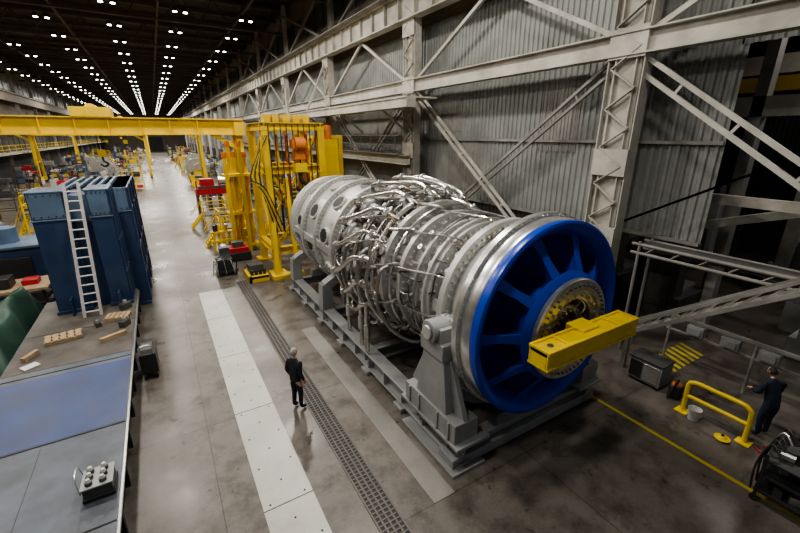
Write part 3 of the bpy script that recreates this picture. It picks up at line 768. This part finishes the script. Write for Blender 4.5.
def rig():
    m=M()
    X0,X1,Y0,Y1=4.5,7.2,19.8,22.8
    for x,y in ((X0,Y0),(X1,Y0),(X0,Y1),(X1,Y1)):
        m.ibeam((x,y,0),(x,y,7.2),.34,.36,.04,YELC,up=(0,1,0));m.bx(x-.4,x+.4,y-.4,y+.4,0,.08,YELC)
    for z in (7.2,5.2,1.2):
        for y in (Y0,Y1): m.ibeam((X0-.2,y,z),(X1+.2,y,z),.3,.36,.04,YELC)
        for x in (X0,X1): m.ibeam((x,Y0-.2,z),(x,Y1+.2,z),.3,.36,.04,YELC)
    for y in (Y0,Y1):
        m.bar((X0,y,1.2),(X1,y,5.2),.12,.16,YELC);m.bar((X1,y,1.2),(X0,y,5.2),.12,.16,YELC)
    for x in (X0,X1):
        m.bar((x,Y0,1.2),(x,Y1,5.2),.12,.16,YELC);m.bar((x,Y1,5.2),(x,Y0,7.2),.12,.16,YELC)
    for k,x in enumerate((4.8,5.2,5.7,6.2,6.7)):
        m.cyl((x,20.5,7.5),(x,20.5,3.2+.4*(k%2)),.09,YELC if k%2 else ORG,n=12);m.cyl((x,20.5,3.4),(x,20.5,1.8),.06,BLACK if k%2 else STEEL,n=10);m.cyl((x,20.5,4.6+.3*k),(x,20.5,4.9+.3*k),.16,ORG,n=12)
        m.box((x,20.5,7.55),(.3,.6,.4),YELC)
    for z,c,w in ((6.4,ORG,.7),(5.9,ORG,.5),(5.3,YELC,.6)): m.box((6.0,19.55,z),(w,.5,.42),c)
    m.cyl((5.75,19.4,6.4),(6.25,19.4,6.4),.34,ORG,n=20)
    m.tube([(6.0,19.5,5.1),(6.0,19.5,4.7),(6.3,19.5,4.4),(6.0,19.5,4.15),(5.75,19.5,4.35)],.1,BLACK,n=10)
    for k in range(9): m.cyl((4.65+.28*k,19.55,7.3),(4.65+.28*k,19.55,3.0+1.2*math.sin(k*2)),.025,BLACK,n=6)
    for k in range(6): m.tube([(4.3+.05*k,19.5,6.8),(4.1-.1*k,19.4,5),(4.2,19.3,3.4+.2*k),(4.5+.1*k,19.5,2.2)],.03,BLACK if k%2 else YELC,n=6)
    m.bx(7.5,8.3,20.2,20.8,3.5,6.6,YELC);m.cyl((7.9,20.5,6.6),(7.9,20.5,7.3),.2,ORG,n=14);m.bar((7.9,20.5,0),(7.9,20.5,3.5),.3,.3,YELC)
    for x,y,h_ in ((8.4,22.5,6.8),(9.4,22.5,6.8),(9.4,25,6.6),(8.4,25,6.6)): m.bar((x,y,0),(x,y,h_),.22,.22,YELC)
    for z in (6.7,4.4,2.2): m.bx(8.3,9.5,22.4,25.1,z-.08,z+.08,YELC)
    m.bar((4.3,19.0,.1),(4.5,19.8,4.5),.2,.2,YELC);m.bar((5.3,18.9,.1),(5.3,19.8,4.8),.16,.2,YELC);m.bx(4.0,5.6,18.7,19.2,0,.18,YELC)
    m.done('lifting_rig')
rig()
m=M()
for k in range(5):
    x=3.3+.28*k;y=24.8+.35*(k%3);h_=5.6+.6*(k%2)
    m.bar((x,y,0),(x,y,h_),.16,.2,YELC);m.cyl((x,y,h_),(x,y,h_+.3),.14,ORG,n=10)
for z in (.4,2.4,4.6): m.bx(3.1,4.7,24.7,25.6,z-.07,z+.07,YELC)
m.bar((3.3,24.8,.4),(4.6,24.8,4.6),.1,.1,ORG)
m.done('spreader_beam_rack')
def platform(name,x,y,w,d,h,mt=YEL):
    m=M()
    for i in (-1,1):
        for j in (-1,1): m.bar((x+i*w/2,y+j*d/2,0),(x+i*w/2,y+j*d/2,h+1.05),.08,.08,mt)
    m.bx(x-w/2,x+w/2,y-d/2,y+d/2,h-.08,h,GREYD)
    for z in (h+.5,h+1.05,h*.5):
        for i in (-1,1): m.bar((x+i*w/2,y-d/2,z),(x+i*w/2,y+d/2,z),.06,.06,mt);m.bar((x-w/2,y+i*d/2,z),(x+w/2,y+i*d/2,z),.06,.06,mt)
    for k in range(8): m.bx(x-w/2-.05-.9*(1-k/8),x-w/2+.15-.9*(1-k/8),y-.35,y+.35,h*k/8,h*k/8+.05,mt)
    for s_ in (-.36,.36): m.bar((x-w/2-.9,y+s_,.1),(x-w/2,y+s_,h),.05,.14,mt);m.bar((x-w/2-.9,y+s_,1.0),(x-w/2,y+s_,h+1),.04,.04,mt)
    m.done(name)
platform('work_platform',3.5,27.4,1.4,1.6,1.2,YELC);platform('work_platform',3.2,33.4,1.6,2.0,1.1,YELC);platform('work_platform',7.5,27.6,2,2,2.4,YELC)
platform('work_platform',-6.3,33.5,2.5,2,2.2)
m=M()
m.bx(2.9,3.85,18.9,20.4,.18,.3,YELC);m.bx(2.9,3.85,18.9,19.05,0,.32,YELC);m.bx(2.9,3.85,20.25,20.4,0,.32,YELC);m.bx(2.9,3.05,18.9,20.4,0,.32,YELC)
for k in range(4): m.cyl((3.1+.2*k,19.2,.3),(3.1+.2*k,19.2,.55),.08,BLACK,n=10)
m.box((3.4,19.8,.5),(.7,.6,.4),GREYD)
m.done('pump_skid',None,bevel=.01)
m=M()
m.bx(1.7,2.7,20.6,22.2,.2,.28,BLACK);m.box((2.15,21.2,.55),(.7,.9,.55),BLACK);m.box((2.3,21.9,.75),(.5,.4,.9),GREYD)
for x in (1.8,2.6):
    for y in (20.8,22): m.cyl((x-.04,y,.13),(x+.04,y,.13),.13,BLACK,n=12)
m.tube([(1.8,20.6,.3),(1.8,20.4,1.1),(2.6,20.4,1.1),(2.6,20.6,.3)],.025,BLACK,n=6)
for k in range(6): m.tube([(1.7+.1*k,20.9,.6),(1.6+.15*k,20.5,.9),(1.5+.2*k,20.3,.2)],.02,STEEL if k%2 else BLACK,n=5)
m.done('hydraulic_cart')
m=M()
m.bx(2.6,3.8,22.9,24.0,.05,.5,BLACK);m.bx(2.7,3.7,23.0,23.9,.5,.75,RED);m.bx(2.9,3.5,23.2,23.7,.75,1.05,GREYD);m.bx(2.3,2.6,23.2,23.8,.1,.9,STEEL)
m.done('tool_chest',None,bevel=.01)
m=M()
for k in range(7):
    x=2.2+.3*k;y=25.9+.2*(k%2);m.bar((x,y,0),(x+.1,y,1.2+.4*(k%3)),.1,.14,YELC)
m.bx(2.1,4.2,25.8,26.2,.5,.65,YELC);m.bx(2.1,4.2,25.8,26.2,1.1,1.2,YELC)
for k in range(3): m.cyl((2.4+.6*k,26.0,1.2),(2.4+.6*k,26.0,1.6),.14,(BLACK,STEEL,YELC)[k],n=12)
m.done('fixture_rack')

# ------------------------------------------------------------------ background shop equipment
def machine(name,x,y,w,d,h,c1,c2):
    m=M()
    m.bx(x-w/2,x+w/2,y-d/2,y+d/2,0,h*.32,c1);m.bx(x-w/2,x-w/2+w*.28,y-d*.4,y+d*.4,h*.32,h,c1)
    m.bx(x-w*.25,x+w*.35,y-d*.3,y+d*.3,h*.72,h*.92,c2);m.cyl((x+w*.15,y,h*.72),(x+w*.15,y,h*.45),w*.07,STEEL,n=12)
    m.bx(x-w*.1,x+w*.45,y-d*.35,y+d*.35,h*.32,h*.38,STEEL);m.cyl((x-w*.36,y-d*.3,h),(x-w*.36,y-d*.3,h+.5),.18,c2,n=12)
    m.bx(x+w*.42,x+w*.5,y-d*.6,y-d*.42,.0,h*.6,c2);m.bx(x-w/2-.1,x-w/2,y-d*.3,y+d*.1,.5,h*.6,GREYD)
    m.done(name,None,bevel=.02)
def rack(name,x,y,w,d,h,mt,lv=4):
    m=M()
    for i in (-1,0,1):
        for j in (-1,1): m.bar((x+i*w/2,y+j*d/2,0),(x+i*w/2,y+j*d/2,h),.08,.08,mt)
    for l in range(lv):
        z=.15+l*h/lv;m.bx(x-w/2,x+w/2,y-d/2,y+d/2,z,z+.06,mt)
        k=x-w/2+.1
        while k<x+w/2-.4:
            ww=rnd.uniform(.3,.8);hh=rnd.uniform(.2,h/lv*.75)
            m.box((k+ww/2,y+rnd.uniform(-.1,.1),z+.06+hh/2),(ww*.9,d*.7,hh),rnd.choice((WOOD,GREYD,NAVYL,BLACK,RED,WPAINT,YELC,STEEL)));k+=ww
    m.done(name)
def rotor(name,x,y,r,l):
    m=M();o=(x,y,r+.5)
    m.lathe([(-l/2,.05),(-l/2,r*.25),(l/2,r*.25),(l/2,.05)],o,STEEL,n=32)
    for s_ in (-.3,-.1,.12,.34):
        rr=r*(1-.25*abs(s_));m.lathe([(s_*l-.12,r*.25),(s_*l-.12,rr*.7),(s_*l+.12,rr*.7),(s_*l+.12,r*.25)],o,STEEL,n=40)
        for k in range(36):
            t=k*math.pi/18;c=V((x-math.sin(t)*rr*.85,y+s_*l,o[2]+math.cos(t)*rr*.85))
            m.box(c,(.07,.2,rr*.32),STEEL,R=Matrix.Rotation(-t,3,'Y'))
    for s_ in (-.45,.45): m.box((x,y+s_*l,(r+.5)*.5),(r*.9,.35,r+.5),YELC,tp=.5)
    m.done(name)
cols=(GREYD,STAND,NAVYL,NAVY,YELC,CREAM,RED,GREYD)
rotor('turbine_rotor',5.0,68,1.9,5);rotor('turbine_rotor',8.6,62,1.6,5);rotor('turbine_rotor',-6.5,70,1.8,5)
m=M()
m.bx(2.5,6.3,38,39.6,1.9,2.4,RED);m.bx(2.7,6.1,38.1,39.5,2.4,2.6,GREYD)
for k in range(5): m.bx(2.5+.9*k,2.7+.9*k,37.9,39.7,0,1.9,BLACK);m.bx(2.5+.9*k,2.6+.9*k,37.9,38.0,2.4,3.1,RED)
m.bx(2.9,4.0,38.3,39.2,2.6,3.2,RED);m.cyl((4.4,38.8,3.0),(6.0,38.8,3.0),.35,STEEL,n=20)
m.done('red_press_bed')
y=34.
while y<170:
    sp=2.2+y*.045
    for side in (0,1):
        if side: xs=[4.3+rnd.uniform(0,1),7.3+rnd.uniform(0,1),10.2]
        else: xs=[-3.6+rnd.uniform(-.6,.6),-7+rnd.uniform(-1,1),-11+rnd.uniform(-1,1),-15+rnd.uniform(-.6,.6)]
        for x in xs:
            if side and x<8 and (30<y<43) : continue
            if abs(y-29.5)<2.6 or abs(y-56)<2.9 or abs(y-80)<3.2 or abs(y-118)<4: continue
            q=rnd.random()
            if any(abs(x-a)<3 and abs(y-b)<4.5 for a,b in ((5.,68),(8.6,62),(-6.5,70),(-6.3,33))): continue
            if q<.5: machine('machine_tool',x,y+rnd.uniform(-.3,.3),rnd.uniform(1.4,2.1),min(2.2,sp*.6),rnd.uniform(1.4,3.4),rnd.choice(cols),rnd.choice(cols))
            elif q<.78: rack('storage_rack',x,y,2.2,.9,rnd.uniform(1.8,3.2),rnd.choice((YELC,NAVYL,BLACK,GREYD)))
            else: platform('work_platform',x,y,1.5,1.4,rnd.uniform(1.2,2.2),rnd.choice((YEL,YELC,GREYD)))
    y+=sp+1.6
for (x,y_) in ((-10.5,22.5),(-14,21),(-9.8,26),(-13,25.5),(-16.5,30),(-16.8,24.5)):
    if rnd.random()<.5: machine('machine_tool',x,y_,2.0,2,rnd.uniform(2.,3.6),rnd.choice(cols),rnd.choice(cols))
    else: rack('storage_rack',x,y_,2.4,1.,2.6,rnd.choice((NAVYL,YELC,GREYD)))
rack('storage_rack',11.2,23.6,1.2,1.6,3.0,GREYD);rack('storage_rack',10.6,28,1.2,1.6,2.6,YELC);rack('storage_rack',11.2,14.5,1.0,1.2,1.6,GREYD);machine('machine_tool',9.8,33,2.0,2.2,3.0,GREYD,STAND)

# ------------------------------------------------------------------ right foreground objects
m=M()
x=10.68
pa=[(x,3.5,0),(x,3.5,.45),(x,3.5,.80),(x,3.42,.89),(x,3.3,.92),(x,2.9,.92),(x,2.45,.92),(x,2.3,.88),(x,2.22,.78),(x,2.2,.4),(x,2.2,0)]
m.tube(pa,.055,YEL,n=12,sub=3)
m.cyl((x,3.5,.48),(x,2.2,.48),.05,YEL,n=12)
for q in ((x,3.5),(x,2.2)): m.bx(q[0]-.14,q[0]+.14,q[1]-.14,q[1]+.14,0,.02,YEL)
m.done('guard_rail')
m=M();m.lathe([(0,.0),(0,.11),(.3,.145),(.31,.15),(.3,.135),(.03,.1),(.03,0)],(10.55,3.2,0),WPAINT,n=28,axis='Z')
m.tube([(10.4,3.2,.29),(10.45,3.1,.2),(10.55,3.04,.16),(10.65,3.1,.2),(10.7,3.2,.29)],.006,STEEL,n=5)
m.done('plastic_bucket')
m=M();m.lathe([(0,0),(0,.13),(.05,.16),(.06,.1),(.1,.06),(.1,0)],(10.35,2.5,0),YEL,n=24,axis='Z');m.cyl((10.35,2.5,.1),(10.35,2.5,.14),.03,BLACK,n=10);m.done('cable_reel')
m=M()
m.bx(10.95,11.55,4.25,5.15,.08,.75,STAND);m.bx(10.93,11.57,4.23,5.17,.72,.78,GREYD);m.bx(10.93,10.95,4.32,4.72,.15,.66,STEEL);m.bx(10.93,10.95,4.76,5.1,.15,.66,BLACK)
for yy in (4.35,5.05): m.cyl((11.0,yy,.0),(11.0,yy,.08),.04,BLACK,n=8);m.cyl((11.5,yy,.0),(11.5,yy,.08),.04,BLACK,n=8)
m.done('welding_machine',None,bevel=.01)
m=M()
m.lathe([(0,0),(0,.16),(.35,.16),(.4,.12),(.4,0)],(11.1,3.9,0),BLACK,n=20,axis='Z');m.tube([(11.1,3.9,.4),(11.0,3.85,.6),(10.9,3.9,.3),(10.85,3.95,.03)],.03,BLACK,n=6);m.lathe([(.4,0),(.4,.13),(.44,.1),(.46,0)],(11.1,3.9,0),ORG,n=20,axis='Z')
m.done('shop_vacuum')
m=M()
A=V((11.0,5.5,1.25));B=V((11.0,1.2,4.4));hh=.28
for dx in (0,.7):
    o=V((dx,0,0))
    m.bar(A+o,B+o,.06,.1,BRACE);m.bar(A+o+V((0,0,hh)),B+o+V((0,0,hh)),.06,.08,BRACE)
    n=11
    for k in range(n):
        p=(A+o).lerp(B+o,k/n);q=(A+o).lerp(B+o,(k+1)/n);m.bar(p,q+V((0,0,hh)),.03,.04,BRACE)
for k in range(16):
    p=A.lerp(B,k/15);m.bar(p,p+V((.7,0,0)),.12,.03,BRACE)
for (px,py,z) in ((12.3,6.17,3.62),(12.3,1.2,3.62),(13.0,6.17,3.62),(13.0,1.2,3.62)): m.cyl((px,py,0),(px,py,z+.1),.045,BRACE,n=10)
for z in (3.62,3.35):
    m.cyl((12.3,6.4,z),(12.3,.6,z),.05,BRACE,n=10);m.cyl((13,6.4,z),(13,.6,z),.05,BRACE,n=10)
for k in range(8): m.cyl((12.3,6-.7*k,3.35),(12.3,5.7-.7*k,3.62),.025,BRACE,n=8)
m.bx(12.3,13,.6,6.2,3.6,3.64,GREYD)
m.bar(A+V((.35,0,.1)),(11.35,5.5,0),.12,.12,BRACE)
m.bar(B+V((.35,0,0)),(12.3,1.2,3.62),.1,.1,BRACE)
m.done('access_gangway')
m=M()
for k in range(4):
    y0=4.4-k*.85
    m.box((12.9,y0,1.3),(.25,.42,.3),STAND);m.box((12.76,y0,1.3),(.03,.3,.2),STAND)
m.bar((12.9,5.2,1.55),(12.9,.8,1.55),.08,.08,BRACE);m.bar((12.9,5.2,1.1),(12.9,.8,1.1),.05,.05,BRACE)
for y_ in (5.1,3.0,.9): m.cyl((12.9,y_,0),(12.9,y_,1.6),.04,BRACE,n=8)
m.done('junction_box_rail')
m=M()
for k in range(7): m.add([(12.4+.28*k,4.5,.01),(12.55+.28*k,4.5,.01),(12.85+.28*k,5.3,.01),(12.7+.28*k,5.3,.01)],[(0,1,2,3)],LINE)
m.done('hazard_floor_marking',smooth=False)
m=M()
for z in (.25,.6,.95):
    m.bx(8.95,10.2,.4,1.5,z,z+.04,BLACK)
    for k in range(14):
        m.box((9.05+.08*k,.5+rnd.random()*.85,z+.1),(rnd.uniform(.06,.16),rnd.uniform(.1,.3),rnd.uniform(.08,.2)),rnd.choice((BLACK,GREYD,GREYD,STAND,BRASS,STEEL)),R=rotz(rnd.random()))
for xx in (8.98,10.17):
    for yy in (.44,1.46): m.bar((xx,yy,.1),(xx,yy,1.1),.05,.05,BLACK);m.cyl((xx-.02,yy,.07),(xx+.02,yy,.07),.07,BLACK,n=12)
for k in range(5): m.tube([(9.1+.2*k,1.3,1.05),(9.2+.2*k,1.5,1.2),(9.1+.25*k,1.6,.7),(9.0+.3*k,1.55,.2)],.02,(BLACK,BLACK,BLACK,STEEL,BLACK)[k],n=6)
m.done('parts_cart')
m=M()
m.tube([(10.9,1.9,.02),(11.0,1.6,.03),(10.8,1.5,.4),(10.85,1.7,.02),(10.6,1.8,.02),(10.7,2.0,.02)],.02,RED,n=6)
m.done('air_hose')
for (x_,y_,h_) in ((17,7.2,3),(19.8,3,3.5),(24.5,5,4),(17.5,2.2,2.2),(20,-1,3),(17.8,10,3),(24,9,4)):
    machine('machine_tool',x_,y_,2.2,2.0,h_,rnd.choice((GREYD,STAND)),GREYD)
m=M()
m.bar((15.5,-10,7.6),(15.5,13.5,7.6),.4,.55,CREAM);m.bar((20,-10,8.6),(20,13.5,8.6),.3,.5,YELC);m.bar((14.2,-10,5.0),(14.2,7.2,5.0),.2,.28,CREAM);m.bar((13.9,7.4,3.5),(17.5,-4,7.2),.18,.24,CREAM)
for y_ in (-6,-.5,5.2,12): m.bar((15.5,y_,0),(15.5,y_,12.9),.3,.4,BRACE);m.bar((22,y_,0),(22,y_,12.9),.4,.4,BRACE)
m.bar((22,-10,9.5),(22,13,9.5),.4,.7,BRACE)
m.done('bay_crane_structure',smooth=False)

# ------------------------------------------------------------------ lights
def area(name,loc,size,power,col=(1,.95,.87)):
    l=bpy.data.lights.new(name,'AREA');l.size=size;l.energy=power;l.color=col
    o=bpy.data.objects.new(name,l);o.location=loc;sc.collection.objects.link(o)
for y,e in ((4,500),(13,980),(25,1080),(38,1250),(55,1550),(78,2200),(105,2900),(140,3600),(185,3600)):
    for x,kk in ((-12,.6),(-2.5,.9),(6.0,1.0)):
        area('high_bay_light',(x,y,15.4),1.0 if y<40 else 4,e*kk)
area('bay_light',(20,3,11),1.5,320)
w=bpy.data.worlds.new('World');sc.world=w;w.use_nodes=True
w.node_tree.nodes['Background'].inputs[0].default_value=(.85,.92,1,1);w.node_tree.nodes['Background'].inputs[1].default_value=.22

# ------------------------------------------------------------------ camera
p=math.radians(18.5);a=math.radians(31)
Fv=V((math.sin(a)*math.cos(p),math.cos(a)*math.cos(p),-math.sin(p)));Rv=V((math.cos(a),-math.sin(a),0));Uv=Rv.cross(Fv)
cam=bpy.data.cameras.new('camera');co=bpy.data.objects.new('camera',cam);sc.collection.objects.link(co);sc.camera=co
mw=Matrix((Rv,Uv,-Fv)).transposed().to_4x4();mw.translation=V((0,0,6.8));co.matrix_world=mw
cam.sensor_width=36;cam.lens=392/800*36;cam.clip_end=600
